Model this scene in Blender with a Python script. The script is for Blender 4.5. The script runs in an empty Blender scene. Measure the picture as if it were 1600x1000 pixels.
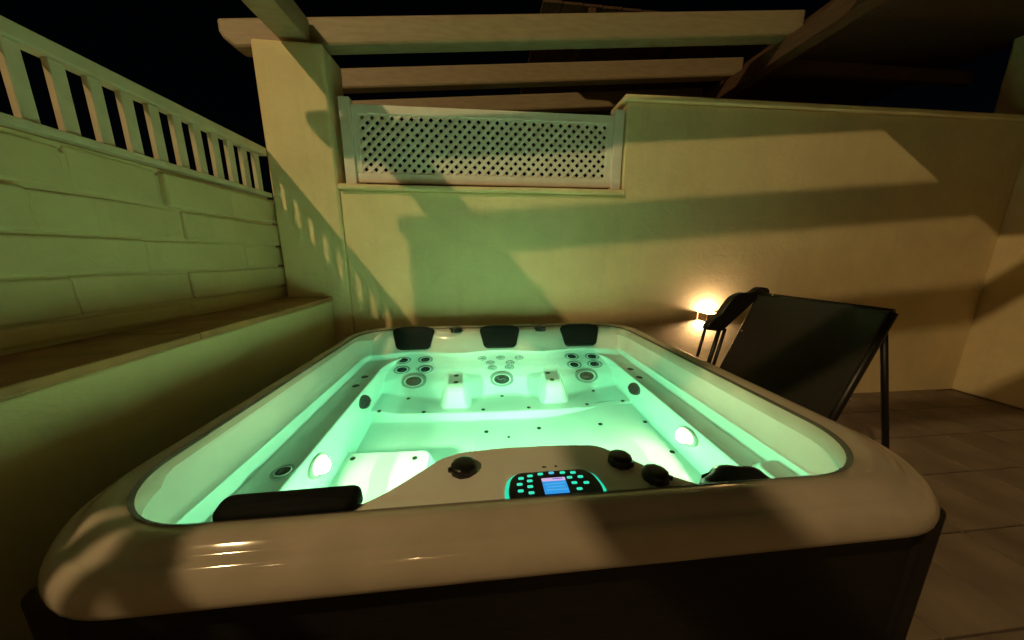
import bpy, bmesh, math, random
import numpy as np
from mathutils import Vector, Matrix, Euler
rad = math.radians
random.seed(7)
SC = bpy.context.scene
COL = SC.collection

# ------------------------------------------------------------------ camera
cam_d = bpy.data.cameras.new('camera')
cam_d.sensor_width = 36.0
cam_d.sensor_fit = 'HORIZONTAL'
cam_d.lens = 36.0 * 485.0 / 1600.0
cam_d.clip_start = 0.02
cam_d.clip_end = 500.0
cam = bpy.data.objects.new('camera', cam_d)
COL.objects.link(cam)
_f = Vector((0.0983, 0.9743, -0.2023)); _r = Vector((0.9947, -0.1025, 0.0)).normalized()
_r = (_r - _f * _r.dot(_f) / _f.length_squared).normalized(); _f.normalize(); _u = _r.cross(_f)
cam.matrix_world = Matrix(((_r.x, _u.x, -_f.x, 0.0), (_r.y, _u.y, -_f.y, 0.0), (_r.z, _u.z, -_f.z, 1.46), (0, 0, 0, 1)))
SC.camera = cam

# ------------------------------------------------------------------ night sky, faint moonlight; the warm light is the street lamp built below
SUN_DIR = Vector((0.75, 1.0, -1.04)).normalized()
world = bpy.data.worlds.new('World'); SC.world = world
world.use_nodes = True
wn = world.node_tree.nodes; wl = world.node_tree.links
bg = wn['Background']
sky = wn.new('ShaderNodeTexSky'); sky.sky_type = 'NISHITA'; sky.sun_disc = False
sky.sun_elevation = rad(39.8); sky.sun_rotation = math.atan2(-SUN_DIR.x, -SUN_DIR.y)
wl.new(sky.outputs[0], bg.inputs[0]); bg.inputs[1].default_value = 0.0002

sun_d = bpy.data.lights.new('sun', 'SUN'); sun_d.energy = 0.02; sun_d.angle = rad(1.6); sun_d.color = (1.0, 0.66, 0.30)
sun = bpy.data.objects.new('sun', sun_d); COL.objects.link(sun)
sun.rotation_euler = SUN_DIR.to_track_quat('-Z', 'Y').to_euler()

vs = SC.view_settings
vs.view_transform = 'Standard'; vs.look = 'None'; vs.exposure = 0.0; vs.gamma = 1.0; vs.use_curve_mapping = False
SC.cycles.use_denoising = True
SC.cycles.max_bounces = 10; SC.cycles.diffuse_bounces = 6; SC.cycles.glossy_bounces = 3; SC.cycles.transmission_bounces = 6
SC.cycles.transparent_max_bounces = 16; SC.cycles.volume_bounces = 0
SC.cycles.sample_clamp_indirect = 6.0
SC.cycles.caustics_reflective = False; SC.cycles.caustics_refractive = True; SC.cycles.blur_glossy = 0.4

# ------------------------------------------------------------------ materials
def new_mat(name):
    m = bpy.data.materials.new(name); m.use_nodes = True
    nt = m.node_tree
    return m, nt, nt.nodes['Principled BSDF']

def basic(name, col, rough=0.5, metal=0.0, noise=0.0, nscale=8.0, bump=0.0, bscale=60.0, coat=0.0, spec=0.5, rvar=0.0, detail=6.0, bdist=0.004, stretch=None):
    m, nt, b = new_mat(name)
    b.inputs['Base Color'].default_value = (*col, 1); b.inputs['Roughness'].default_value = rough
    b.inputs['Metallic'].default_value = metal; b.inputs['Coat Weight'].default_value = coat
    b.inputs['Specular IOR Level'].default_value = spec
    tc = nt.nodes.new('ShaderNodeTexCoord'); mp = nt.nodes.new('ShaderNodeMapping')
    nt.links.new(tc.outputs['Object'], mp.inputs[0])
    if stretch: mp.inputs['Scale'].default_value = stretch
    if noise > 0:
        n = nt.nodes.new('ShaderNodeTexNoise'); n.inputs['Scale'].default_value = nscale; n.inputs['Detail'].default_value = detail
        r = nt.nodes.new('ShaderNodeMapRange'); r.inputs[1].default_value = 0.3; r.inputs[2].default_value = 0.7
        r.inputs[3].default_value = 1 - noise; r.inputs[4].default_value = 1 + noise * 0.5
        mx = nt.nodes.new('ShaderNodeMix'); mx.data_type = 'RGBA'; mx.blend_type = 'MULTIPLY'; mx.inputs[0].default_value = 1
        mx.inputs[6].default_value = (*col, 1)
        nt.links.new(mp.outputs[0], n.inputs['Vector']); nt.links.new(n.outputs[0], r.inputs[0])
        nt.links.new(r.outputs[0], mx.inputs[7]); nt.links.new(mx.outputs[2], b.inputs['Base Color'])
    if rvar > 0:
        n2 = nt.nodes.new('ShaderNodeTexNoise'); n2.inputs['Scale'].default_value = nscale * 2.3; n2.inputs['Detail'].default_value = 5
        r2 = nt.nodes.new('ShaderNodeMapRange'); r2.inputs[3].default_value = max(0, rough - rvar); r2.inputs[4].default_value = rough + rvar
        nt.links.new(mp.outputs[0], n2.inputs['Vector']); nt.links.new(n2.outputs[0], r2.inputs[0]); nt.links.new(r2.outputs[0], b.inputs['Roughness'])
    if bump > 0:
        n3 = nt.nodes.new('ShaderNodeTexNoise'); n3.inputs['Scale'].default_value = bscale; n3.inputs['Detail'].default_value = 5
        bp = nt.nodes.new('ShaderNodeBump'); bp.inputs['Strength'].default_value = bump; bp.inputs['Distance'].default_value = bdist
        nt.links.new(mp.outputs[0], n3.inputs['Vector']); nt.links.new(n3.outputs[0], bp.inputs['Height']); nt.links.new(bp.outputs[0], b.inputs['Normal'])
    return m

def emit(name, col, strength):
    m, nt, b = new_mat(name)
    b.inputs['Base Color'].default_value = (0.02, 0.02, 0.02, 1)
    b.inputs['Emission Color'].default_value = (*col, 1); b.inputs['Emission Strength'].default_value = strength
    return m

def stucco_mat(name, col):
    m, nt, b = new_mat(name)
    b.inputs['Roughness'].default_value = 0.85; b.inputs['Specular IOR Level'].default_value = 0.25
    tc = nt.nodes.new('ShaderNodeTexCoord')
    big = nt.nodes.new('ShaderNodeTexNoise'); big.inputs['Scale'].default_value = 2.2; big.inputs['Detail'].default_value = 7; big.inputs['Roughness'].default_value = 0.62
    r = nt.nodes.new('ShaderNodeMapRange'); r.inputs[1].default_value = 0.3; r.inputs[2].default_value = 0.7; r.inputs[3].default_value = 0.87; r.inputs[4].default_value = 1.05
    mx = nt.nodes.new('ShaderNodeMix'); mx.data_type = 'RGBA'; mx.blend_type = 'MULTIPLY'; mx.inputs[0].default_value = 1; mx.inputs[6].default_value = (*col, 1)
    nt.links.new(tc.outputs['Object'], big.inputs['Vector']); nt.links.new(big.outputs[0], r.inputs[0]); nt.links.new(r.outputs[0], mx.inputs[7]); nt.links.new(mx.outputs[2], b.inputs['Base Color'])
    ms = nt.nodes.new('ShaderNodeMapping'); ms.inputs['Scale'].default_value = (7, 7, 0.7)
    ns = nt.nodes.new('ShaderNodeTexNoise'); ns.inputs['Scale'].default_value = 1.0; ns.inputs['Detail'].default_value = 6; ns.inputs['Roughness'].default_value = 0.7
    rs = nt.nodes.new('ShaderNodeMapRange'); rs.inputs[1].default_value = 0.52; rs.inputs[2].default_value = 0.78; rs.inputs[3].default_value = 0.0; rs.inputs[4].default_value = 0.22
    mx2 = nt.nodes.new('ShaderNodeMix'); mx2.data_type = 'RGBA'; mx2.inputs[7].default_value = (col[0] * 0.62, col[1] * 0.55, col[2] * 0.45, 1)
    nt.links.new(tc.outputs['Object'], ms.inputs[0]); nt.links.new(ms.outputs[0], ns.inputs['Vector']); nt.links.new(ns.outputs[0], rs.inputs[0])
    nt.links.new(rs.outputs[0], mx2.inputs[0]); nt.links.new(mx.outputs[2], mx2.inputs[6]); nt.links.new(mx2.outputs[2], b.inputs['Base Color'])
    # trowelled relief: coarse swirls and fine grit
    mp = nt.nodes.new('ShaderNodeMapping'); mp.inputs['Scale'].default_value = (1, 1, 1.5)
    n1 = nt.nodes.new('ShaderNodeTexNoise'); n1.inputs['Scale'].default_value = 11; n1.inputs['Detail'].default_value = 4; n1.inputs['Distortion'].default_value = 1.6
    n2 = nt.nodes.new('ShaderNodeTexNoise'); n2.inputs['Scale'].default_value = 110; n2.inputs['Detail'].default_value = 4
    nt.links.new(tc.outputs['Object'], mp.inputs[0]); nt.links.new(mp.outputs[0], n1.inputs['Vector']); nt.links.new(mp.outputs[0], n2.inputs['Vector'])
    b1 = nt.nodes.new('ShaderNodeBump'); b1.inputs['Strength'].default_value = 0.3; b1.inputs['Distance'].default_value = 0.012
    b2 = nt.nodes.new('ShaderNodeBump'); b2.inputs['Strength'].default_value = 0.35; b2.inputs['Distance'].default_value = 0.002
    nt.links.new(n1.outputs[0], b1.inputs['Height']); nt.links.new(n2.outputs[0], b2.inputs['Height']); nt.links.new(b1.outputs[0], b2.inputs['Normal']); nt.links.new(b2.outputs[0], b.inputs['Normal'])
    return m

M = {}
M['stucco'] = stucco_mat('stucco', (0.87, 0.74, 0.45))
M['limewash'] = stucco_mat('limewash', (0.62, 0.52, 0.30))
M['cap'] = basic('clay_cap', (0.34, 0.17, 0.07), 0.75, noise=0.35, nscale=7, bump=0.4, bscale=40)
M['acrylic'] = basic('acrylic', (0.86, 0.85, 0.79), 0.16, noise=0.09, nscale=4, coat=0.25, rvar=0.05)
M['rim'] = basic('rim_acrylic_shaded', (0.52, 0.45, 0.37), 0.07, noise=0.14, nscale=6, coat=0.0, rvar=0.05)  # darker copy of the shell acrylic; the rim's dimmer light is in this colour
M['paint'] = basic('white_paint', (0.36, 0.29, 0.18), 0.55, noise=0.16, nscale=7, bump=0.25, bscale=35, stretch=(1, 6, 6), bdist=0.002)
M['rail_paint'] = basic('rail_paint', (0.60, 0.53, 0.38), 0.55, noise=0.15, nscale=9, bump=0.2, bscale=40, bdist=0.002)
M['pvc'] = basic('lattice_white', (0.90, 0.85, 0.79), 0.45, noise=0.08, nscale=9)
M['rubber'] = basic('black_foam', (0.008, 0.010, 0.009), 0.75, spec=0.15, noise=0.2, bump=0.15, bscale=250, bdist=0.001)
M['black'] = basic('black_plastic', (0.012, 0.012, 0.012), 0.28, noise=0.2, nscale=20)
M['grille'] = basic('dark_grille', (0.012, 0.014, 0.012), 0.45)
M['chrome'] = basic('jet_trim', (0.62, 0.64, 0.6), 0.22, metal=0.6)
M['trim'] = basic('jet_flange', (0.30, 0.33, 0.31), 0.25)
M['ring'] = basic('light_trim', (0.70, 0.66, 0.58), 0.25)
M['cabinet'] = basic('dark_cabinet', (0.010, 0.008, 0.007), 0.6, noise=0.4, nscale=6, stretch=(1, 1, 8), bump=0.3, bscale=30)
M['floor'] = basic('terrace_stone', (0.22, 0.17, 0.12), 0.7, noise=0.35, nscale=3, bump=0.4, bscale=30)
M['timber'] = basic('dark_timber', (0.10, 0.055, 0.03), 0.7, noise=0.35, nscale=10, stretch=(6, 0.7, 6), bump=0.3, bscale=30)
M['fabric'] = basic('brown_mesh_fabric', (0.022, 0.018, 0.012), 0.75, noise=0.2, nscale=30, bump=0.5, bscale=400, bdist=0.001)
M['metal'] = basic('black_metal', (0.012, 0.011, 0.010), 0.4, noise=0.2, nscale=20)
M['steel'] = basic('bolt_steel', (0.6, 0.55, 0.5), 0.25, metal=1.0)
M['canvas'] = basic('canvas', (0.45, 0.38, 0.28), 0.9, noise=0.2)
M['mark'] = basic('printed_mark', (0.03, 0.025, 0.02), 0.6)
M['lamp_body'] = basic('lamp_body', (0.55, 0.40, 0.26), 0.6, noise=0.1)
M['lens'] = emit('lens_glow', (1.0, 0.92, 0.66), 1.4)
M['teal'] = emit('teal_glow', (0.02, 0.85, 0.48), 0.9)
M['button'] = emit('button_glow', (0.05, 0.92, 0.58), 0.85)
M['button_blue'] = emit('button_glow_blue', (0.10, 0.62, 0.85), 0.85)
M['screen'] = emit('screen_blue', (0.03, 0.36, 0.90), 0.85)
M['screen_top'] = emit('screen_white', (0.72, 0.50, 0.82), 0.9)
M['screen_low'] = emit('screen_violet', (0.15, 0.20, 0.85), 0.7)
M['screen_light'] = emit('screen_pale', (0.12, 0.55, 0.95), 0.85)
M['bulb'] = emit('bulb_glow', (1.0, 0.62, 0.30), 30.0)
M['sealant'] = basic('groove_seal', (0.10, 0.09, 0.07), 0.7)

def water_mat():
    m = bpy.data.materials.new('water'); m.use_nodes = True
    nt = m.node_tree; nt.nodes.clear()
    out = nt.nodes.new('ShaderNodeOutputMaterial')
    gl = nt.nodes.new('ShaderNodeBsdfGlass'); gl.inputs['Roughness'].default_value = 0.0; gl.inputs['IOR'].default_value = 1.33
    tc = nt.nodes.new('ShaderNodeTexCoord'); n = nt.nodes.new('ShaderNodeTexNoise'); n.inputs['Scale'].default_value = 4; n.inputs['Detail'].default_value = 2
    bp = nt.nodes.new('ShaderNodeBump'); bp.inputs['Strength'].default_value = 0.14; bp.inputs['Distance'].default_value = 0.01
    nt.links.new(tc.outputs['Object'], n.inputs['Vector']); nt.links.new(n.outputs[0], bp.inputs['Height']); nt.links.new(bp.outputs[0], gl.inputs['Normal'])
    va = nt.nodes.new('ShaderNodeVolumeAbsorption'); va.inputs['Color'].default_value = (0.12, 0.985, 0.97, 1); va.inputs['Density'].default_value = 0.82
    nt.links.new(gl.outputs[0], out.inputs['Surface']); nt.links.new(va.outputs[0], out.inputs['Volume'])
    return m
M['water'] = water_mat()

# ------------------------------------------------------------------ helpers
def link(name, me, mat, parent=None, smooth=False, angle=None):
    if mat is not None:
        me.materials.clear(); me.materials.append(M[mat] if isinstance(mat, str) else mat)
    if smooth:
        for p in me.polygons: p.use_smooth = True
    o = bpy.data.objects.new(name, me); COL.objects.link(o)
    if parent is not None: o.parent = parent
    return o

def tag(o, label=None, cat=None, group=None, kind=None):
    if label: o['label'] = label
    if cat: o['category'] = cat
    if group: o['group'] = group
    if kind: o['kind'] = kind
    return o

def thing(name, loc, label, cat, group=None):
    o = bpy.data.objects.new(name, None); COL.objects.link(o); o.location = loc; o.empty_display_size = 0.1
    return tag(o, label, cat, group)

def bm_mesh(bm, name):
    me = bpy.data.meshes.new(name); bmesh.ops.recalc_face_normals(bm, faces=bm.faces[:]); bm.to_mesh(me); bm.free(); return me

def box_bm(sx, sy, sz, bev=0.004, segs=2, wob=0.0, cuts=0):
    bm = bmesh.new(); bmesh.ops.create_cube(bm, size=1.0)
    for v in bm.verts: v.co = Vector((v.co.x * sx, v.co.y * sy, v.co.z * sz))
    if bev > 0: bmesh.ops.bevel(bm, geom=bm.edges[:], offset=bev, segments=segs, profile=0.5, affect='EDGES')
    if cuts: bmesh.ops.subdivide_edges(bm, edges=[e for e in bm.edges if e.calc_length() > 0.12], cuts=cuts, use_grid_fill=True)
    if wob:
        from mathutils import noise as mn
        sd = random.random() * 50
        for v in bm.verts:
            v.co += Vector((mn.noise(v.co * 2.3 + Vector((sd, 0, 0))), mn.noise(v.co * 2.3 + Vector((0, sd, 9))), mn.noise(v.co * 2.3 + Vector((5, 0, sd))))) * wob
    return bm

def box(name, lo, hi, mat, parent=None, bev=0.004, segs=2, wob=0.0, cuts=0, rot=None, smooth=False):
    lo = Vector(lo); hi = Vector(hi); s = hi - lo; c = (lo + hi) / 2
    me = bm_mesh(box_bm(abs(s.x), abs(s.y), abs(s.z), bev, segs, wob, cuts), name)
    o = link(name, me, mat, parent, smooth)
    o.location = c - (parent.location if parent is not None else Vector((0, 0, 0)))
    if rot: o.rotation_euler = rot
    return o

def tube_bm(pts, r, seg=10, bm=None):
    bm = bm or bmesh.new(); rings = []
    pts = [Vector(p) for p in pts]
    for i, p in enumerate(pts):
        t = (pts[min(i + 1, len(pts) - 1)] - pts[max(i - 1, 0)]).normalized()
        a = t.cross(Vector((0, 0, 1)));
        if a.length < 1e-3: a = t.cross(Vector((1, 0, 0)))
        a.normalize(); b = t.cross(a).normalized()
        rr = r[i] if isinstance(r, (list, tuple)) else r
        rings.append([bm.verts.new(p + (a * math.cos(2 * math.pi * k / seg) + b * math.sin(2 * math.pi * k / seg)) * rr) for k in range(seg)])
    for i in range(len(rings) - 1):
        for k in range(seg): bm.faces.new((rings[i][k], rings[i][(k + 1) % seg], rings[i + 1][(k + 1) % seg], rings[i + 1][k]))
    bm.faces.new(rings[0]); bm.faces.new(rings[-1][::-1])
    return bm

def tube(name, pts, r, mat, parent, seg=10):
    off = parent.location if parent is not None else Vector((0, 0, 0))
    me = bm_mesh(tube_bm([Vector(p) - off for p in pts], r, seg), name)
    return link(name, me, mat, parent, True)

def lathe_me(name, prof, seg=28, mod=None):
    """prof: list of (radius, z); surface of revolution about z"""
    bm = bmesh.new(); rings = []
    for (r, z) in prof:
        if r < 1e-6: rings.append([bm.verts.new((0, 0, z))])
        else:
            rings.append([bm.verts.new((r * (mod(k) if mod else 1) * math.cos(2 * math.pi * k / seg), r * (mod(k) if mod else 1) * math.sin(2 * math.pi * k / seg), z)) for k in range(seg)])
    for a, b in zip(rings, rings[1:]):
        for k in range(seg):
            k2 = (k + 1) % seg
            if len(a) == 1 and len(b) == 1: continue
            if len(a) == 1: bm.faces.new((a[0], b[k2], b[k]))
            elif len(b) == 1: bm.faces.new((a[k], a[k2], b[0]))
            else: bm.faces.new((a[k], a[k2], b[k2], b[k]))
    return bm_mesh(bm, name)

def pad_me(name, outline, h, r=0.01, dome=0.0, base=0.0):
    """rounded pad: 2D outline (ccw) rising from z=base to base+h, edge radius r, slightly domed"""
    n = len(outline); pts = [Vector((p[0], p[1])) for p in outline]
    c = sum(pts, Vector((0, 0))) / n
    nrm = []
    for i in range(n):
        t = (pts[(i + 1) % n] - pts[i - 1]).normalized(); nrm.append(Vector((t.y, -t.x)))
    bm = bmesh.new(); rings = []
    steps = [(0.0, 0.0), (0.0, h - r)] + [(r * (1 - math.cos(a)), h - r + r * math.sin(a)) for a in (0.4, 0.8, 1.2, 1.5708)]
    for ins, z in steps:
        rings.append([bm.verts.new((pts[i].x - nrm[i].x * ins, pts[i].y - nrm[i].y * ins, base + z)) for i in range(n)])
    for f in (0.75, 0.5, 0.25):
        ring = []
        for v in rings[len(steps) - 1]:
            q = c + (Vector((v.co.x, v.co.y)) - c) * f
            ring.append(bm.verts.new((q.x, q.y, base + h + dome * (1 - f * f))))
        rings.append(ring)
    ctr = bm.verts.new((c.x, c.y, base + h + dome))
    for a, b in zip(rings, rings[1:]):
        for i in range(n): bm.faces.new((a[i], a[(i + 1) % n], b[(i + 1) % n], b[i]))
    for i in range(n): bm.faces.new((rings[-1][i], rings[-1][(i + 1) % n], ctr))
    bm.faces.new(rings[0][::-1])
    return bm_mesh(bm, name)

def round_poly(pts, r, seg=5):
    """round the corners of a ccw polygon"""
    out = []; n = len(pts)
    for i in range(n):
        p = Vector(pts[i]); a = (Vector(pts[i - 1]) - p); b = (Vector(pts[(i + 1) % n]) - p)
        rr = min(r, a.length * 0.45, b.length * 0.45); a = a.normalized() * rr; b = b.normalized() * rr
        for k in range(seg + 1):
            t = k / seg
            out.append(tuple(p + a * (1 - t) ** 2 + b * t ** 2))
    return out

#@@HEIGHT
# ------------------------------------------------------------------ hot tub: the moulded inside as a height function of (x, y)
ZW = 0.72
def sstep(e0, e1, t):
    t = np.clip((t - e0) / (e1 - e0), 0, 1); return t * t * (3 - 2 * t)
def rrect(x, y, x0, x1, y0, y1, r):
    qx = np.abs(x - (x0 + x1) / 2) - (x1 - x0) / 2 + r; qy = np.abs(y - (y0 + y1) / 2) - (y1 - y0) / 2 + r
    return np.sqrt(np.maximum(qx, 0) ** 2 + np.maximum(qy, 0) ** 2) + np.minimum(np.maximum(qx, qy), 0) - r
def smax(a, b, k):
    h = np.clip(0.5 + 0.5 * (a - b) / k, 0, 1); return b + (a - b) * h + k * h * (1 - h)
def smin(a, b, k): return -smax(-a, -b, k)
CONX = np.array([-1.2, -0.62, -0.45, -0.36, -0.30, -0.24, -0.19, -0.13, -0.07, 0.07, 0.25, 0.36, 0.41, 0.49, 0.57, 0.65, 0.75, 1.4])
CONY = np.array([0.68, 0.68, 0.685, 0.69, 0.70, 0.745, 0.795, 0.86, 0.885, 0.895, 0.89, 0.88, 0.83, 0.74, 0.68, 0.66, 0.66, 0.66])
_cx = np.linspace(-1.2, 1.4, 521); _cy = np.interp(_cx, CONX, CONY)
_k = np.hanning(17); _k /= _k.sum(); _cy = np.convolve(np.pad(_cy, 8, mode='edge'), _k, 'valid')
def con_y(x): return np.interp(x, _cx, _cy)
def height(x, y):
    x = np.asarray(x, float); y = np.asarray(y, float)
    FL = 0.02
    z = np.full(np.broadcast(x, y).shape, FL)
    # three bucket seats at the back
    yedge = 1.765 - 0.03 * x
    bench = 0.265 - 0.015 * sstep(1.8, 2.0, y) + 0.05 * sstep(0.75, 0.97, x) + 0.05 * sstep(-0.5, -0.68, x)
    z = smax(z, FL + (bench - FL) * sstep(-0.065, 0.03, y - yedge), 0.02)
    # front left seat and front right lounge
    fl = rrect(x, y, -1.2, -0.255, 0.2, 1.465, 0.06)
    z = smax(z, FL + (0.285 - FL) * sstep(0.045, -0.015, fl), 0.012)
    lo = rrect(x, y, -0.07, 1.6, 0.2, 1.82, 0.03)
    z = smax(z, FL + (0.175 + 0.05 * sstep(1.7, 1.0, y) + 0.10 * sstep(0.3, 0.95, x)) * sstep(0.045, -0.015, lo), 0.012)
    # seat backs
    scal = 0.030 * np.cos((x - 0.135) * 2 * math.pi / 0.655)
    yb = 2.365 + scal - 0.02 * (x - 0.13)
    t = y - yb
    zb = np.interp(t, [-0.70, -0.46, -0.385, -0.335, -0.275, -0.17, -0.07, -0.025, 0.0, 0.045, 0.085, 0.15], [0.16, 0.20, 0.255, 0.325, 0.42, 0.525, 0.615, 0.67, 0.72, 0.83, 0.875, 0.882])
    zb = (np.interp(t - 0.012, [-0.70, -0.46, -0.385, -0.335, -0.275, -0.17, -0.07, -0.025, 0.0, 0.045, 0.085, 0.15], [0.16, 0.20, 0.255, 0.325, 0.42, 0.525, 0.615, 0.67, 0.72, 0.83, 0.875, 0.882])
          + np.interp(t + 0.012, [-0.70, -0.46, -0.385, -0.335, -0.275, -0.17, -0.07, -0.025, 0.0, 0.045, 0.085, 0.15], [0.16, 0.20, 0.255, 0.325, 0.42, 0.525, 0.615, 0.67, 0.72, 0.83, 0.875, 0.882]) + 2 * zb) / 4
    z = smax(z, zb, 0.02)
    # armrests between the seats: flat tongue, then a sloping nose
    for xc, lean in ((-0.183, 0.06), (0.485, -0.10)):
        xx = x - (xc + lean * (2.0 - y))
        wdt = 0.058 + 0.10 * np.clip(1.90 - y, 0, 0.3)
        top = np.interp(y, [1.83, 1.855, 1.88, 1.915, 1.945, 1.98, 2.30, 2.5], [0.15, 0.29, 0.345, 0.42, 0.457, 0.475, 0.505, 0.52])
        zr = 0.15 + (top - 0.15) * sstep(wdt + 0.075, wdt - 0.012, np.abs(xx))
        z = smax(z, zr, 0.03)
    # long side shelves
    sh = rrect(x, y, -0.698, 0.968, -0.5, 2.44, 0.34)
    ledge = 0.615 + 0.02 * sstep(2.0, 2.35, y)
    z = smax(z, 0.0 + (ledge - 0.0) * sstep(-0.05, 0.010, sh), 0.014)
    # right shelf ends in a rounded pocket at the front corner
    pk = rrect(x, y, 1.00, 1.6, 0.2, 0.96, 0.06)
    z = np.where(pk < 0.06, smax(z, 0.57 + 0.10 * sstep(0.03, -0.02, pk), 0.006), z)
    # opening: steep sides
    op = rrect(x, y, -0.872, 1.118, 0.5, 2.47, 0.24)
    z = smax(z, np.interp(op, [-0.06, -0.03, 0.0, 0.030, 0.045], [0.2, 0.56, 0.73, 0.868, 0.876]), 0.012)
    # front wall and console
    cy = con_y(x)
    fz = np.interp(y - cy, [-0.05, -0.018, 0.0, 0.012, 0.03, 0.08], [0.868, 0.866, 0.852, 0.80, 0.55, 0.10])
    z = smax(z, fz, 0.012)
    return z
#@@END

# ------------------------------------------------------------------ ground
me = bpy.data.meshes.new('ground'); me.from_pydata([(-150, -150, -0.012), (150, -150, -0.012), (150, 150, -0.012), (-150, 150, -0.012)], [], [(0, 1, 2, 3)])
tag(link('ground', me, 'floor'), kind='structure')
paving = box('terrace_paving', (-1.3, -2.6, -0.06), (5.2, 2.72, -0.004), 'floor', bev=0.0)
tag(paving, kind='structure')
tile_me = bm_mesh(box_bm(0.392, 0.392, 0.02, 0.004, 2), 'paving_tile')
tile_me.materials.append(M['floor'])
for i in range(9):
    for j in range(7):
        o = bpy.data.objects.new('paving_tile', tile_me); COL.objects.link(o); o.parent = paving
        o.location = Vector((1.55 + i * 0.4, 0.15 + j * 0.4, 0.004 + random.uniform(-0.001, 0.001))) - paving.location
        o.rotation_euler = (random.uniform(-.003, .003), random.uniform(-.003, .003), random.choice((0, math.pi / 2, math.pi)))

# ------------------------------------------------------------------ rendered back wall with its pier, sill and coping
wall = thing('garden_wall', (0.2, 2.72, 0), 'cream rendered wall with corner pier and lattice opening behind the hot tub', 'wall')
def wbox(name, lo, hi, mat='stucco', bev=0.012, wob=0.006, cuts=5): return box(name, lo, hi, mat, wall, bev, 3, wob, cuts, smooth=False)
wbox('pier', (-1.575, 2.695, 0.0), (-1.092, 3.02, 2.955), bev=0.02)
bm = bmesh.new(); ol = [(-1.09, 0.0), (5.2, 0.0), (5.2, 2.69), (1.224, 2.69), (1.224, 1.968), (-1.09, 1.968)]; ff = []
for yy in (2.72, 2.98): ff.append([bm.verts.new((px - wall.location.x, yy - wall.location.y, pz)) for px, pz in ol])
for i in range(6): bm.faces.new((ff[0][i], ff[0][(i + 1) % 6], ff[1][(i + 1) % 6], ff[1][i]))
bm.faces.new(ff[0]); bm.faces.new(ff[1][::-1])
bmesh.ops.recalc_face_normals(bm, faces=bm.faces[:])
bmesh.ops.bevel(bm, geom=bm.edges[:], offset=0.014, segments=3, profile=0.5, affect='EDGES')
link('wall_face', bm_mesh(bm, 'wall_face'), 'stucco', wall)
wbox('sill', (-1.088, 2.682, 1.97), (1.236, 2.99, 2.012), bev=0.014, wob=0.003)
wbox('coping', (1.19, 2.69, 2.692), (5.2, 3.0, 2.735), bev=0.012, wob=0.004)
upper = box('upper_terrace', (-6, 2.99, 1.2), (9, 9, 1.93), 'floor', bev=0.0); tag(upper, kind='structure')

# ------------------------------------------------------------------ white lattice screen on the sill
lat = thing('lattice_screen', (0.08, 2.76, 2.014), 'white diamond lattice screen between two posts on the wall sill', 'lattice')
yl = 2.745
for x0, x1 in ((-1.035, -0.955), (1.125, 1.205)):
    box('post', (x0, yl - 0.02, 2.016), (x1, yl + 0.05, 2.632), 'pvc', lat, 0.004)
box('top_rail', (-0.953, yl, 2.53), (1.123, yl + 0.036, 2.592), 'pvc', lat, 0.004)
box('bottom_rail', (-0.953, yl, 2.035), (1.123, yl + 0.036, 2.105), 'pvc', lat, 0.004)
box('stile', (-0.953, yl + 0.002, 2.107), (-0.905, yl + 0.034, 2.528), 'pvc', lat, 0.003)
box('stile', (1.075, yl + 0.002, 2.107), (1.123, yl + 0.034, 2.528), 'pvc', lat, 0.003)
X0, X1, Z0, Z1 = -0.915, 1.085, 2.097, 2.538
slat_cache = {}
for sgn, yy in ((1, yl + 0.012), (-1, yl + 0.0205)):
    step = 0.0745; k0 = X0 - (Z1 - Z0) if sgn > 0 else X0
    k = 0
    while True:
        xb = k0 + 0.03 + k * step; k += 1
        if xb > (X1 if sgn > 0 else X1 + (Z1 - Z0)): break
        # line x = xb + sgn*(z-Z0)
        ta, tb = 0.0, Z1 - Z0
        if sgn > 0: ta = max(ta, X0 - xb); tb = min(tb, X1 - xb)
        else: ta = max(ta, xb - X1); tb = min(tb, xb - X0)
        if tb - ta < 0.02: continue
        a = Vector((xb + sgn * ta, yy, Z0 + ta)); b = Vector((xb + sgn * tb, yy, Z0 + tb))
        L = round((b - a).length, 2)
        if L not in slat_cache:
            sm_ = bm_mesh(box_bm(L, 0.0075, 0.0275, 0.0015, 1), 'slat'); sm_.materials.append(M['pvc']); slat_cache[L] = sm_
        o = bpy.data.objects.new('slat', slat_cache[L]); COL.objects.link(o); o.parent = lat
        o.location = (a + b) / 2 - lat.location; o.rotation_euler = (0, -sgn * math.pi / 4 + random.uniform(-.006, .006), 0)

# ------------------------------------------------------------------ left: block wall, bench and railing
bw = thing('block_wall', (-1.75, 1.1, 0), 'limewashed wall of long uneven blocks left of the hot tub under the railing', 'wall')
box('core', (-1.95, -1.6, 0.0), (-1.60, 2.69, 1.86), 'limewash', bw, 0.01)
zc = [1.14, 1.225, 1.385, 1.54, 1.705, 1.885]
for r in range(5):
    y = 2.80; first = True
    while y > -1.5:
        ln = random.uniform(0.35, 1.0)
        first = False
        dx = random.uniform(-0.022, 0.012)
        b = box('block', (-1.66, y - ln + 0.001, zc[r] + random.uniform(0.0, 0.006)), (-1.575 + dx, y, zc[r + 1] - random.uniform(0.001, 0.013)), 'limewash', bw, 0.014, 3, 0.010, 4)
        b.rotation_euler = (random.uniform(-.006, .006), random.uniform(-.012, .012), random.uniform(-.006, .006))
        y -= ln
box('wall_cap', (-1.95, -1.6, 1.866), (-1.605, 2.69, 1.894), 'limewash', bw, 0.008)
bench = thing('masonry_bench', (-1.4, 1.1, 0), 'low rendered bench with brown clay top along the left wall', 'bench')
box('base', (-1.598, -1.6, 0.0), (-1.228, 2.69, 1.098), 'limewash', bench, 0.012, 3, 0.005, 5)
y = 2.688
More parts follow.
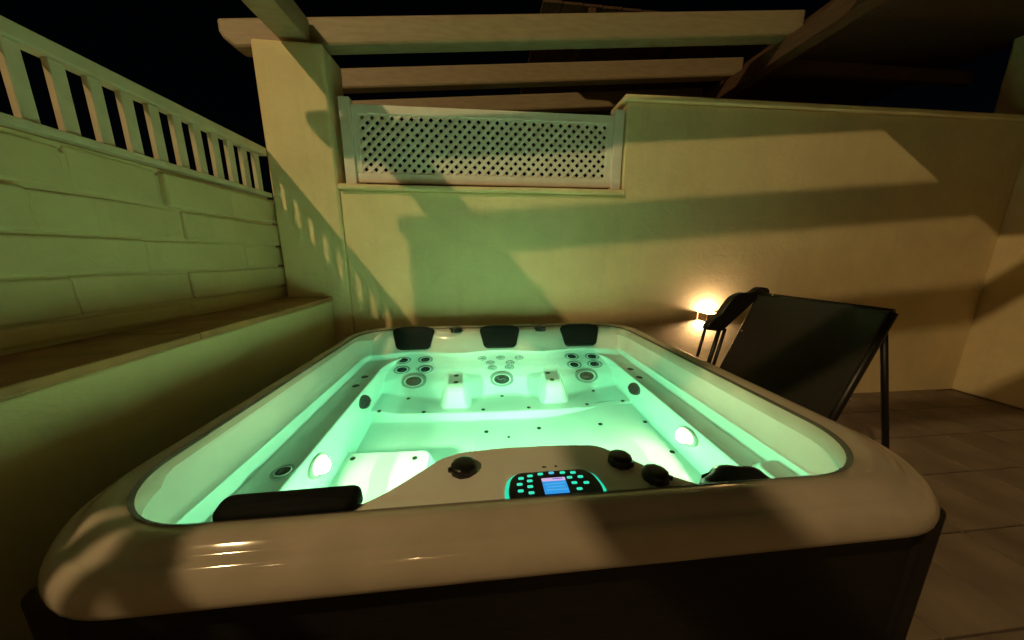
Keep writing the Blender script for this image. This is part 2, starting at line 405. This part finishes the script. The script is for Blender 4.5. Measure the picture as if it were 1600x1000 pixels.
while y > -1.5:
    ln = 0.62 + random.uniform(-0.02, 0.02)
    box('top_slab', (-1.60, y - ln + 0.004, 1.1), (-1.218, y, 1.134 + random.uniform(-0.002, 0.002)), 'cap', bench, 0.006, 2, 0.002, 2)
    y -= ln
rl = thing('stair_railing', (-1.60, 1.1, 1.896), 'white wooden railing with square balusters on top of the left wall', 'railing')
box('top_rail', (-1.635, -1.4, 2.188), (-1.565, 2.69, 2.245), 'rail_paint', rl, 0.006)
box('bottom_rail', (-1.63, -1.4, 1.898), (-1.57, 2.69, 1.928), 'rail_paint', rl, 0.004)
bal_me = bm_mesh(box_bm(0.026, 0.050, 0.258, 0.004, 2), 'baluster'); bal_me.materials.append(M['rail_paint'])
for k in range(33):
    o = bpy.data.objects.new('baluster', bal_me); COL.objects.link(o); o.parent = rl
    o.location = Vector((-1.60, 2.60 - k * 0.12, 2.058)) - rl.location
    o.rotation_euler = (random.uniform(-.01, .01), 0, random.uniform(-.03, .03))

# ------------------------------------------------------------------ pergola
pg = thing('pergola', (0.4, 2.8, 0), 'white painted timber pergola over the hot tub and upper terrace', 'pergola')
SL = 0.077
def cross_beam(y0, y1, x0, x1, zb, h):
    """beam along x rising gently to the right; zb: underside at x = -1.31"""
    pr = [(x0 + 0.10, zb), (x1, zb), (x1, zb + h), (x0, zb + h), (x0, zb + h * 0.55), (x0 + 0.03, zb + h * 0.30)]
    bm = bmesh.new(); sides = []
    for yy in (y0, y1): sides.append([bm.verts.new((px, yy, pz + SL * (px + 1.31))) for px, pz in pr])
    n = len(pr)
    for i in range(n): bm.faces.new((sides[0][i], sides[0][(i + 1) % n], sides[1][(i + 1) % n], sides[1][i]))
    bm.faces.new(sides[0]); bm.faces.new(sides[1][::-1])
    bmesh.ops.recalc_face_normals(bm, faces=bm.faces[:])
    bmesh.ops.bevel(bm, geom=bm.edges[:], offset=0.02, segments=2, profile=0.5, affect='EDGES')
    for v in bm.verts: v.co -= pg.location
    return link('beam', bm_mesh(bm, 'beam'), 'paint', pg)
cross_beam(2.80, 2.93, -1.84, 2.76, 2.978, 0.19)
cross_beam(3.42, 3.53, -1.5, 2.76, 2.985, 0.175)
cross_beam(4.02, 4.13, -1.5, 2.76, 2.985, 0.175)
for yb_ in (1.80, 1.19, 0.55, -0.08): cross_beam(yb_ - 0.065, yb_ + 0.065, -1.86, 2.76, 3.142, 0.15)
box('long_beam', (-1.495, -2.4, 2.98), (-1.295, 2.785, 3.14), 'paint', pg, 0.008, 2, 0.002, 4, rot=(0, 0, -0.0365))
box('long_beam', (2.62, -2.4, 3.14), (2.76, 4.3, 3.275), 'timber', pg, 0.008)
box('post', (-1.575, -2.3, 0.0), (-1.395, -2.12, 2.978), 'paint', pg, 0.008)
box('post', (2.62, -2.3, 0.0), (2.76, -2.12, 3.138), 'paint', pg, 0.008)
box('post', (2.62, 4.1, 1.93), (2.76, 4.24, 3.138), 'paint', pg, 0.008)
box('post', (-1.45, 4.03, 1.93), (-1.33, 4.12, 2.98), 'paint', pg, 0.008)
blocker = thing('light_blocker', (-1.66, 1.11, 2.65), 'beige canvas blind added under a pergola beam to shade the back wall', 'blocker')  # unseen sheet added only to cast the dark patch on the back wall
box('sheet', (-1.90, 1.104, 2.66), (-1.475, 1.114, 3.22), 'canvas', blocker, 0.002)
box('sheet', (-1.473, 1.104, 2.66), (-1.06, 1.114, 2.968), 'canvas', blocker, 0.002)
tube('bottom_bar', [(-1.92, 1.109, 2.65), (-1.04, 1.109, 2.65)], 0.016, 'canvas', blocker)

# ------------------------------------------------------------------ porch roof on the right and the house wall
pr_ = thing('porch_roof', (3.8, 1.0, 3.3), 'dark timber boarded roof over the right side of the terrace', 'roof')
k = 0; xx = 2.82
while xx < 5.2:
    box('board', (xx, -2.2, 3.36 + k * 0.012), (xx + 0.172, 4.6, 3.38 + k * 0.012), 'timber', pr_, 0.003)
    xx += 0.18; k += 1
for yy in (-1.6, -0.4, 0.8, 2.0, 3.2, 4.3): box('rafter', (2.82, yy, 3.23), (5.2, yy + 0.07, 3.35), 'timber', pr_, 0.005)
box('fascia', (2.78, -2.2, 3.255), (2.806, 4.6, 3.42), 'timber', pr_, 0.003)
ur = thing('upper_roof', (1.9, 4.9, 3.6), 'dark sloping board ceiling far behind the pergola beams', 'roof')
for k in range(15):
    b = box('board', (0.62 + k * 0.19, 3.3, 3.72 - k * 0.004), (0.80 + k * 0.19, 7.4, 3.742 - k * 0.004), 'timber', ur, 0.003)
for xr_ in (1.05, 1.9): box('rafter', (xr_, 3.3, 3.60), (xr_ + 0.07, 7.4, 3.71), 'timber', ur, 0.004)
hw = box('house_wall', (5.2, -2.6, 0.0), (5.5, 3.0, 3.6), 'stucco', bev=0.02)
tag(hw, 'cream rendered house wall at the far right end of the terrace', 'wall')

# ------------------------------------------------------------------ street lamp beyond the left wall: the warm light that throws the beam and railing shadows
sl = thing('street_lamp', (-5.95, -3.8, 0), 'tall dark street lamp with a warm bulb beyond the left wall', 'lamp')
LP = Vector((-5.6, -3.4, 7.9))
tube('pole', [(-5.95, -3.8, 0), (-5.95, -3.8, 4.0), (-5.95, -3.8, 8.0)], [0.09, 0.07, 0.05], 'metal', sl, 14)
tube('arm', [(-5.95, -3.8, 7.95), (-5.88, -3.72, 8.12), (-5.75, -3.57, 8.18), (-5.6, -3.4, 8.16)], 0.03, 'metal', sl, 12)
o = link('lamp_shade', lathe_me('lamp_shade', [(0.05, 0.20), (0.09, 0.19), (0.20, 0.12), (0.26, 0.10), (0.26, 0.09), (0.18, 0.10), (0.06, 0.13)], 28), 'metal', sl, True); o.location = LP + Vector((0, 0, 0.06)) - sl.location
o = link('bulb', lathe_me('bulb', [(0.0, 0.0), (0.05, 0.02), (0.07, 0.06), (0.05, 0.10), (0.03, 0.13)], 20), 'bulb', sl, True); o.location = LP + Vector((0, 0, 0.06)) - sl.location
pd = bpy.data.lights.new('street_light', 'POINT'); pd.energy = 1300.0; pd.color = (1.0, 0.68, 0.31); pd.shadow_soft_size = 0.085
po = bpy.data.objects.new('street_light', pd); COL.objects.link(po); po.parent = sl; po.location = LP - sl.location

# ------------------------------------------------------------------ house front behind the terrace with its porch lantern
hf = box('house_front', (-4.5, -4.0, 0.0), (5.5, -3.7, 3.6), 'stucco', bev=0.02)
tag(hf, 'cream rendered house front facing the hot tub across the terrace', 'wall')
pl = thing('porch_lantern', (-0.9, -3.7, 2.35), 'dark metal porch lantern glowing warm on the house front', 'lamp')
box('back_plate', (-0.96, -3.699, 2.25), (-0.84, -3.685, 2.47), 'metal', pl, 0.004)
tube('bracket', [(-0.9, -3.69, 2.42), (-0.9, -3.6, 2.46), (-0.9, -3.5, 2.45)], 0.010, 'metal', pl)
o = link('lamp_shade', lathe_me('lamp_shade', [(0.012, 0.10), (0.05, 0.085), (0.10, 0.04), (0.105, 0.03), (0.06, 0.05), (0.02, 0.07)], 24), 'metal', pl, True); o.location = Vector((-0.9, -3.5, 2.36)) - pl.location
o = link('bulb', lathe_me('bulb', [(0.0, -0.06), (0.03, -0.045), (0.04, -0.015), (0.03, 0.02), (0.015, 0.045)], 20), 'bulb', pl, True); o.location = Vector((-0.9, -3.5, 2.36)) - pl.location
pd = bpy.data.lights.new('porch_light', 'POINT'); pd.energy = 32.0; pd.color = (1.0, 0.70, 0.34); pd.shadow_soft_size = 0.045
po = bpy.data.objects.new('porch_light', pd); COL.objects.link(po); po.parent = pl; po.location = Vector((-0.9, -3.5, 2.33)) - pl.location

# ------------------------------------------------------------------ wall lamp
wlp = thing('wall_lamp', (2.13, 2.715, 0.9), 'small up and down wall lamp glowing warm on the wall right of the tub', 'lamp')
box('front_plate', (2.055, 2.588, 0.862), (2.205, 2.595, 0.938), 'lamp_body', wlp, 0.002)
box('side_plate', (2.055, 2.597, 0.862), (2.061, 2.716, 0.938), 'lamp_body', wlp, 0.001)
box('side_plate', (2.199, 2.597, 0.862), (2.205, 2.716, 0.938), 'lamp_body', wlp, 0.001)
bl = tube('bulb', [(2.105, 2.655, 0.9), (2.155, 2.655, 0.9)], 0.010, 'bulb', wlp)
for dz in (0.02, -0.02):
    pd = bpy.data.lights.new('lamp_light', 'POINT'); pd.energy = 7.0; pd.color = (1.0, 0.69, 0.44); pd.shadow_soft_size = 0.012
    po = bpy.data.objects.new('lamp_light', pd); COL.objects.link(po); po.parent = wlp; po.location = (0, -0.062, dz)

# ------------------------------------------------------------------ sun lounger beside the tub
lg = thing('sun_lounger', (2.1, 1.6, 0), 'black framed lounger with brown mesh fabric tilted up by the right rim', 'lounger')
A, B_, C_, D_ = Vector((1.76, 2.20, 0.12)), Vector((2.17, 2.20, 1.16)), Vector((2.19, 1.42, 1.16)), Vector((1.80, 1.42, 0.12))
nrm = (B_ - A).cross(D_ - A).normalized()
bm = bmesh.new()
NN = 10; grid = []
for side in (0.0, -0.02):
    g = []
    for i in range(NN + 1):
        for j in range(NN + 1):
            u, v = i / NN, j / NN
            p = A.lerp(B_, v).lerp(D_.lerp(C_, v), u) + nrm * side
            p += nrm * (-0.03 * math.sin(math.pi * u) * math.sin(math.pi * v))
            g.append(bm.verts.new(p - lg.location))
    grid.append(g)
for s_, g in enumerate(grid):
    for i in range(NN):
        for j in range(NN):
            q = (g[i * (NN + 1) + j], g[(i + 1) * (NN + 1) + j], g[(i + 1) * (NN + 1) + j + 1], g[i * (NN + 1) + j + 1])
            bm.faces.new(q if s_ == 0 else q[::-1])
link('fabric', bm_mesh(bm, 'fabric'), 'fabric', lg, True)
for p, q in ((A, B_), (B_, C_), (C_, D_), (D_, A)): tube('frame_tube', [p, (p + q) / 2, q], 0.022, 'metal', lg, 12)
for p in (A.lerp(B_, 0.72), B_.lerp(C_, 0.12)):
    o = link('bolt', lathe_me('bolt', [(0.009, 0), (0.009, 0.004), (0.004, 0.008), (0, 0.009)], 12), 'steel', lg, True)
    o.location = p - lg.location + Vector((-0.015, -0.02, 0.012)); o.rotation_euler = Vector((-0.5, -0.8, 0.4)).to_track_quat('Z', 'Y').to_euler()
arm = [(1.765, 0.885), (1.905, 0.868), (1.99, 0.955), (2.16, 1.12), (2.27, 1.17), (2.25, 1.212), (2.17, 1.222), (2.11, 1.172), (2.03, 1.180), (1.955, 1.145), (1.905, 1.075), (1.87, 1.01), (1.81, 0.968), (1.775, 0.93)]
arm = round_poly(arm, 0.03, 4)
bm = bmesh.new(); ff = []
for yy in (2.215, 2.275): ff.append([bm.verts.new((px - lg.location.x, yy - lg.location.y, pz)) for px, pz in arm])
n = len(arm)
for i in range(n): bm.faces.new((ff[0][i], ff[0][(i + 1) % n], ff[1][(i + 1) % n], ff[1][i]))
f1 = bm.faces.new(ff[0]); f2 = bm.faces.new(ff[1][::-1])
bmesh.ops.recalc_face_normals(bm, faces=bm.faces[:])
bmesh.ops.bevel(bm, geom=list(f1.edges) + list(f2.edges), offset=0.012, segments=3, profile=0.5, affect='EDGES')
bmesh.ops.triangulate(bm, faces=[f for f in bm.faces if len(f.verts) > 4])
link('armrest', bm_mesh(bm, 'armrest'), 'metal', lg)
tube('leg', [(1.778, 2.245, 0.90), (1.742, 2.245, 0.68), (1.63, 2.245, 0.0)], 0.012, 'metal', lg)
tube('leg', [(1.898, 2.245, 0.88), (1.845, 2.245, 0.60), (1.735, 2.245, 0.0)], 0.016, 'metal', lg)
tube('leg', [(1.94, 2.235, 0.89), (1.885, 2.235, 0.60), (1.77, 2.235, 0.0)], 0.013, 'metal', lg)
tube('leg', [(1.80, 1.42, 0.13), (1.76, 1.42, 0.0)], 0.016, 'metal', lg)
tube('leg', [(2.18, 1.44, 1.1), (2.50, 1.44, 0.0)], 0.016, 'metal', lg)
tube('leg', [(2.16, 2.19, 1.1), (2.50, 2.19, 0.0)], 0.016, 'metal', lg)
for fx, fy in ((1.63, 2.245), (1.735, 2.245), (1.77, 2.235), (1.76, 1.42), (2.50, 1.44), (2.50, 2.19)):
    o = link('foot', lathe_me('foot', [(0.0, 0.002), (0.022, 0.002), (0.024, 0.02), (0.018, 0.035), (0.0, 0.036)], 14), 'rubber', lg, True); o.location = Vector((fx, fy, 0.012)) - lg.location
tube('cross_bar', [(1.71, 2.245, 0.50), (1.82, 2.245, 0.50)], 0.010, 'metal', lg)

# ------------------------------------------------------------------ hot tub
tub = thing('hot_tub', (0.15, 1.55, 0), 'large square white acrylic hot tub with green lit water and control console', 'hot tub')
TL = tub.location
def tpart(name, me, mat, parent=None, smooth=True):
    return link(name, me, mat, parent or tub, smooth)
# moulded shell
nx, ny = 430, 396
gx = np.linspace(-0.925, 1.165, nx); gy = np.linspace(0.60, 2.50, ny)
GX, GY = np.meshgrid(gx, gy, indexing='ij'); GZ = height(GX, GY)
keep = rrect(GX, GY, -0.905, 1.147, 0.62, 2.482, 0.26) < 0.014
idx = -np.ones(GX.shape, int); idx[keep] = np.arange(keep.sum())
verts = np.stack([GX[keep] - TL.x, GY[keep] - TL.y, GZ[keep]], 1)
a = idx[:-1, :-1]; b = idx[1:, :-1]; c = idx[1:, 1:]; d = idx[:-1, 1:]
ok = (a >= 0) & (b >= 0) & (c >= 0) & (d >= 0)
quads = np.stack([a[ok], b[ok], c[ok], d[ok]], 1)
me = bpy.data.meshes.new('shell'); me.from_pydata(verts.tolist(), [], quads.tolist())
shell = tpart('shell', me, 'acrylic')
# rolled rim
def rr_path(x0, x1, y0, y1, r, cs=14, ls=18):
    pts = []
    for cx, cy, a0 in ((x1 - r, y1 - r, 0), (x0 + r, y1 - r, 90), (x0 + r, y0 + r, 180), (x1 - r, y0 + r, 270)):
        for k in range(cs + 1):
            t = rad(a0 + 90 * k / cs); pts.append((cx + r * math.cos(t), cy + r * math.sin(t)))
        nxt = {0: (x0 + r, y1), 90: (x0, y0 + r), 180: (x1 - r, y0), 270: (x1, y1 - r)}[a0]
        p = pts[-1]
        for k in range(1, ls): pts.append((p[0] + (nxt[0] - p[0]) * k / ls, p[1] + (nxt[1] - p[1]) * k / ls))
    return pts
inn = rr_path(-0.900, 1.140, 0.645, 2.476, 0.25); outp = rr_path(-1.0, 1.305, 0.522, 2.575, 0.30)
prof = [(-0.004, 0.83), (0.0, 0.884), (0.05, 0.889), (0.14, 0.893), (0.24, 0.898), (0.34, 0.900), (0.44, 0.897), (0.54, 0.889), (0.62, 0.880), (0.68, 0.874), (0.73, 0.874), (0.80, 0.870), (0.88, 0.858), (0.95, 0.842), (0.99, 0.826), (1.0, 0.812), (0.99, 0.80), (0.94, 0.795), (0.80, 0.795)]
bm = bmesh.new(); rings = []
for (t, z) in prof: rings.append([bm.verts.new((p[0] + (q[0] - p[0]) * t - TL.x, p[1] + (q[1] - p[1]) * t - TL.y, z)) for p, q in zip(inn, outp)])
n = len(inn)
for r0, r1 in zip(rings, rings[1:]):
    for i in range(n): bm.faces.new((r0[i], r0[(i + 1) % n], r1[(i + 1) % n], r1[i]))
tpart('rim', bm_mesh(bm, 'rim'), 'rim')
# dark joint between rim and shell
bm = bmesh.new()
ra = [bm.verts.new((p[0] - TL.x, p[1] - TL.y, 0.8855)) for p in inn]
rb = [bm.verts.new((p[0] + (q[0] - p[0]) * 0.075 - TL.x, p[1] + (q[1] - p[1]) * 0.075 - TL.y, 0.8925)) for p, q in zip(inn, outp)]
for i in range(n): bm.faces.new((ra[i], ra[(i + 1) % n], rb[(i + 1) % n], rb[i]))
tpart('joint', bm_mesh(bm, 'joint'), 'sealant')
# cabinet
for nm, lo, hi in (('cabinet_panel', (-0.90, 0.60, 0.02), (1.20, 0.625, 0.80)), ('cabinet_panel', (-0.90, 2.48, 0.02), (1.20, 2.505, 0.80)), ('cabinet_panel', (-0.935, 0.68, 0.02), (-0.91, 2.43, 0.80)), ('cabinet_panel', (1.215, 0.68, 0.02), (1.24, 2.43, 0.80))):
    box(nm, lo, hi, 'cabinet', tub, 0.004)
for cx, cy in ((-0.905, 0.63), (1.21, 0.63), (-0.905, 2.475), (1.21, 2.475)):
    box('corner_post', (cx - 0.04, cy - 0.04, 0.0), (cx + 0.04, cy + 0.04, 0.79), 'cabinet', tub, 0.02, 3)

def nrm_at(x, y):
    e = 0.012; return Vector((-(float(height(x + e, y)) - float(height(x - e, y))) / (2 * e), -(float(height(x, y + e)) - float(height(x, y - e))) / (2 * e), 1)).normalized()
flange = lathe_me('jet', [(1.0, -0.05), (1.0, 0.03), (0.96, 0.07), (0.86, 0.09), (0.78, 0.05), (0.72, 0.05), (0.70, 0.12), (0.66, 0.14), (0.62, 0.10), (0.60, 0.0)], 30)
nozz = lathe_me('nozzle', [(0.61, 0.0), (0.585, 0.07), (0.44, 0.03), (0.30, 0.03), (0.24, 0.10), (0.12, 0.12), (0.0, 0.10)], 24)
flange.materials.append(M['trim']); nozz.materials.append(M['grille'])
eye = lathe_me('eyelet', [(0.5, 0.02), (0.48, 0.16), (0.3, 0.2), (0.22, 0.08), (0.0, 0.06)], 18); eye.materials.append(M['chrome'])
for mm in (flange, nozz, eye):
    for p in mm.polygons: p.use_smooth = True
bez = lathe_me('bezel', [(0.74, 0.04), (0.73, 0.16), (0.69, 0.20), (0.64, 0.18), (0.62, 0.08)], 30); bez.materials.append(M['acrylic'])
for p in bez.polygons: p.use_smooth = True
def jet(x, y, r, core=True, nv=None, z=None, name='jet'):
    nv = nv or nrm_at(x, y); z = float(height(x, y)) if z is None else z
    o = bpy.data.objects.new(name, flange); COL.objects.link(o); o.parent = tub
    o.location = Vector((x, y, z)) - TL + nv * 0.002; o.scale = (r, r, r * 0.9)
    o.rotation_euler = nv.to_track_quat('Z', 'Y').to_euler()
    c = bpy.data.objects.new('nozzle', nozz if core else eye); COL.objects.link(c); c.parent = o
    c = bpy.data.objects.new('bezel', bez); COL.objects.link(c); c.parent = o
    return o
for x, y in ((-0.481, 2.119), (0.138, 2.105), (0.761, 2.091)): jet(x, y, 0.090)
for x, y in ((-0.597, 2.323), (-0.430, 2.320), (-0.585, 2.218), (-0.414, 2.211), (0.705, 2.290), (0.868, 2.279), (0.697, 2.192), (0.858, 2.190)): jet(x, y, 0.058)
for x, y in ((-0.001, 2.304), (0.143, 2.314), (0.287, 2.292), (0.061, 2.256), (0.212, 2.246), (0.073, 2.202), (0.203, 2.200)): jet(x, y, 0.034, False)
jet(-0.752, 1.106, 0.040, True)
air = lathe_me('air_inlet', [(1.0, -0.05), (0.95, 0.25), (0.6, 0.4), (0.45, 0.25), (0.0, 0.2)], 16); air.materials.append(M['grille'])
for p in air.polygons: p.use_smooth = True
def inlet(x, y, r=0.013, z=None, nv=None):
    nv = nv or nrm_at(x, y); o = bpy.data.objects.new('air_inlet', air); COL.objects.link(o); o.parent = tub
    o.location = Vector((x, y, float(height(x, y)) if z is None else z)) - TL; o.scale = (r, r, r * 0.7); o.rotation_euler = nv.to_track_quat('Z', 'Y').to_euler()
for x, y in ((-0.184, 2.10), (-0.180, 2.00), (0.470, 2.085), (0.477, 1.98)): inlet(x, y, 0.017)
for x, y in ((-0.769, 2.008), (-0.773, 1.869), (1.032, 1.966), (1.020, 1.819)): inlet(x, y, 0.022)
for x, y in ((-0.50, 2.0), (-0.63, 1.81), (-0.368, 1.819), (0.13, 1.987), (0.0, 1.82), (0.29, 1.814), (0.777, 1.979), (0.671, 1.805), (0.90, 1.78)): inlet(x, y, 0.012)
for x, y in ((-0.635, 1.411), (-0.340, 1.399), (0.016, 1.647), (0.327, 1.651), (0.679, 1.592), (0.925, 1.545), (0.915, 1.27)): inlet(x, y, 0.0125)
inlet(0.142, 1.589, 0.008)

# underwater lamps and return grilles on the shelf walls
ring_me = lathe_me('light_ring', [(1.0, -0.1), (1.0, 0.12), (0.95, 0.2), (0.86, 0.2), (0.82, 0.08)], 36); ring_me.materials.append(M['ring'])
lens_me = lathe_me('lens', [(0.84, 0.06), (0.7, 0.13), (0.4, 0.18), (0.0, 0.2)], 36); lens_me.materials.append(M['lens'])
for mm in (ring_me, lens_me):
    for p in mm.polygons: p.use_smooth = True
for (px, py, pz), nv in (((0.15, 0.965, 0.33), Vector((0.0, 1.0, 0.1))), ((-0.690, 1.212, 0.505), Vector((0.97, 0.0, 0.22))), ((0.958, 1.232, 0.525), Vector((-0.97, 0.0, 0.22)))):
    nv.normalize()
    o = bpy.data.objects.new('underwater_light', ring_me); COL.objects.link(o); o.parent = tub
    o.location = Vector((px, py, pz)) - TL + nv * 0.004; o.scale = (0.066, 0.066, 0.06); o.rotation_euler = nv.to_track_quat('Z', 'Y').to_euler()
    l = bpy.data.objects.new('lens', lens_me); COL.objects.link(l); l.parent = o
    side = abs(nv.x) > 0.5
    for en, spread, up in (((6.0, 175, 0.05), (24.0, 150, 0.62)) if side else ((0.18, 160, 0.3),)):   # wide glow and the main beam
        ad = bpy.data.lights.new('tub_lamp', 'AREA'); ad.shape = 'DISK'; ad.size = 0.09; ad.energy = en; ad.color = (1.0, 0.94, 0.47); ad.spread = rad(spread)
        ao = bpy.data.objects.new('tub_lamp', ad); COL.objects.link(ao); ao.parent = tub
        ao.location = Vector((px, py, pz)) - TL + nv * (0.024 if up > 0.1 else 0.027)
        ao.rotation_euler = Vector((nv.x, nv.y + 0.12, up)).to_track_quat('-Z', 'Y').to_euler()
for (px, py, pz), nv in (((-0.692, 1.745, 0.510), Vector((0.97, -0.1, 0.25))), ((0.962, 1.748, 0.512), Vector((-0.97, -0.1, 0.25)))):
    nv.normalize()
    ol = [(0.056 * math.cos(2 * math.pi * k / 28), 0.074 * math.sin(2 * math.pi * k / 28)) for k in range(28)]
    o = tpart('suction_grille', pad_me('suction_grille', ol, 0.016, 0.007, 0.004), 'grille')
    o.location = Vector((px, py, pz)) - TL; o.rotation_euler = nv.to_track_quat('Z', 'Y').to_euler()
    for s in (-0.03, -0.01, 0.01, 0.03):
        w = 0.048 * math.sqrt(1 - (s / 0.074) ** 2)
        r = link('rib', bm_mesh(box_bm(2 * w, 0.005, 0.004, 0.001, 1), 'rib'), 'black', o); r.location = (0, s, 0.021)

# headrests
def frame_rot(ax, ay):
    ax = Vector(ax).normalized(); az = ax.cross(Vector(ay)).normalized(); ay = az.cross(ax)
    return Matrix((ax, ay, az)).transposed().to_euler()
hp = round_poly([(-0.125, -0.085), (0.125, -0.085), (0.165, 0.075), (0.10, 0.098), (-0.10, 0.098), (-0.165, 0.075)], 0.035, 6)
hp_me = pad_me('headrest', hp, 0.034, 0.014, 0.008, -0.004)
hp_me.materials.append(M['rubber'])
for p in hp_me.polygons: p.use_smooth = True
for hx, hy in ((-0.535, 2.452), (0.145, 2.435), (0.80, 2.42)):
    o = bpy.data.objects.new('headrest', hp_me); COL.objects.link(o); o.parent = tub
    o.location = Vector((hx, hy - 0.012, 0.815)) - TL; o.rotation_euler = frame_rot((1, -0.02, 0), (0, 0.42, 0.80))
fr = round_poly([(-0.155, -0.034), (0.155, -0.034), (0.16, 0.034), (-0.16, 0.034)], 0.03, 6)
o = tpart('headrest', pad_me('headrest_front', fr, 0.042, 0.018, 0.006, -0.004), 'rubber')
o.location = Vector((-0.462, 0.688, 0.862)) - TL; o.rotation_euler = (0.15, 0, 0.02); tag(o, 'long low black headrest at the front edge')

# diverter knobs
def knob(x, y, z, r, h, name='knob', lobes=9, rot=0):
    mod = lambda k: 1 + 0.018 * math.cos(lobes * 2 * math.pi * k / 54)
    o = tpart(name, lathe_me(name, [(r * 1.02, -0.004), (r, 0.004), (r, h * 0.6), (r * 0.93, h * 0.88), (r * 0.7, h), (r * 0.3, h * 1.02), (0, h * 1.02)], 54, mod), 'black')
    o.location = Vector((x, y, z)) - TL; o.rotation_euler = (0, 0, rot)
    g = link('grip', bm_mesh(box_bm(r * 0.45, r * 0.3, h * 0.5, 0.003, 2), 'grip'), 'black', o); g.location = (-r * 1.0, 0, h * 0.55)
    return o
knob(-0.058, 0.782, 0.866, 0.036, 0.026, rot=0.3); knob(0.395, 0.770, 0.866, 0.034, 0.026, rot=2.2); knob(0.462, 0.697, 0.868, 0.034, 0.024, rot=2.6)
for x, y in ((-0.20, 2.435), (0.475, 2.415)):
    knob(x, y, 0.872, 0.044, 0.036, 'diverter_valve')

# skimmer cover with a wavy edge at the front right corner
sk = []
for k in range(44):
    t = 2 * math.pi * k / 44
    rr_ = 1 + (0.05 * math.sin(7 * t) if math.sin(t) > 0 else 0)
    sk.append((0.112 * rr_ * math.cos(t), 0.065 * rr_ * math.sin(t)))
o = tpart('skimmer_cover', pad_me('skimmer_cover', sk, 0.05, 0.02, 0.006), 'black')
o.location = Vector((0.80, 0.785, 0.735)) - TL; o.rotation_euler = (0.85, 0.06, -0.12)
tube('skimmer_handle', [(0.705, 0.80, 0.70), (0.688, 0.805, 0.735), (0.70, 0.81, 0.765), (0.73, 0.81, 0.775)], 0.006, 'black', tub)

# control panel
cp = round_poly([(-0.125, -0.075), (0.125, -0.075), (0.137, -0.02), (0.125, 0.035), (0.10, 0.058), (-0.10, 0.058), (-0.125, 0.035), (-0.137, -0.02)], 0.02, 5)
panel = tpart('control_panel', pad_me('control_panel', cp, 0.012, 0.004, 0.001), 'black')
panel.scale = (0.90, 0.86, 1.0); panel.location = Vector((0.181, 0.692, 0.866)) - TL; panel.rotation_euler = (0.03, 0, 0.0)
gp = [(p[0] * 1.085, (p[1] + 0.008) * 1.07 - 0.008) for p in cp]
link('glow_edge', pad_me('glow_edge', gp, 0.0065, 0.003, 0.0, -0.002), 'teal', panel, True)
def button(x, y, mat='button', w=0.0165, h=0.0085):
    o = link('button', pad_me('button', round_poly([(-w / 2, -h / 2), (w / 2, -h / 2), (w / 2, h / 2), (-w / 2, h / 2)], 0.004, 3), 0.0025, 0.001), mat, panel, True); o.location = (x, y, 0.0125)
for x, y in ((-0.094, 0.030), (-0.066, 0.038), (-0.034, 0.043), (0.034, 0.043), (0.066, 0.040), (-0.101, 0.006), (-0.070, 0.017), (-0.101, -0.020), (-0.072, -0.006), (-0.072, -0.030), (0.050, 0.020), (0.083, 0.020), (0.058, -0.003), (0.093, -0.006), (0.066, -0.028)): button(x, y)
button(0.0, 0.045, 'button_blue')
scr = box('screen', (-0.035, -0.040, 0), (0.035, 0.008, 0.003), 'screen', None, 0.001, 1); scr.parent = panel; scr.location = (0, -0.016, 0.0142)
st = box('screen_header', (-0.035, 0.0, 0), (0.035, 0.012, 0.003), 'screen_top', None, 0.0008, 1); st.parent = panel; st.location = (0, 0.0155, 0.0142)
sv = box('screen_footer', (-0.035, 0.0, 0), (0.035, 0.006, 0.003), 'screen_low', None, 0.0008, 1); sv.parent = panel; sv.location = (0, -0.056, 0.0142)
for q, (yy, ww) in enumerate(((-0.004, 0.060), (-0.016, 0.05), (-0.028, 0.062))):
    o = link('screen_line', bm_mesh(box_bm(ww, 0.0022, 0.0006, 0.0, 1), 'screen_line'), 'screen_light', panel); o.location = (0.001 * q, yy, 0.0160); o.rotation_euler = (0, 0, 0.03 - 0.03 * q)
o = link('screen_text', bm_mesh(box_bm(0.030, 0.003, 0.0006, 0.0, 1), 'screen_text'), 'screen_low', panel); o.location = (0.012, 0.0155, 0.0160)
# small printed mark behind the panel
mk = thing_mark = tpart('printed_mark', bm_mesh(box_bm(0.034, 0.003, 0.0008, 0.0002, 1), 'printed_mark'), 'mark', None, False); mk.location = Vector((0.187, 0.772, 0.8675)) - TL
for dx, w in ((-0.017, 0.012), (0.017, 0.007)):
    o = link('mark_end', bm_mesh(box_bm(w, 0.007, 0.0008, 0.0002, 1), 'mark_end'), 'mark', mk); o.location = (dx, 0, 0.0003)

# ------------------------------------------------------------------ water: one closed body, its sides and floor behind the acrylic
bm = bmesh.new(); bmesh.ops.create_cube(bm, size=1.0)
for v in bm.verts: v.co = Vector((-0.885 + (v.co.x + 0.5) * 2.016, 0.66 + (v.co.y + 0.5) * 1.79, 0.05 + (v.co.z + 0.5) * (ZW - 0.05)))
tag(link('water', bm_mesh(bm, 'water'), 'water'), kind='structure')
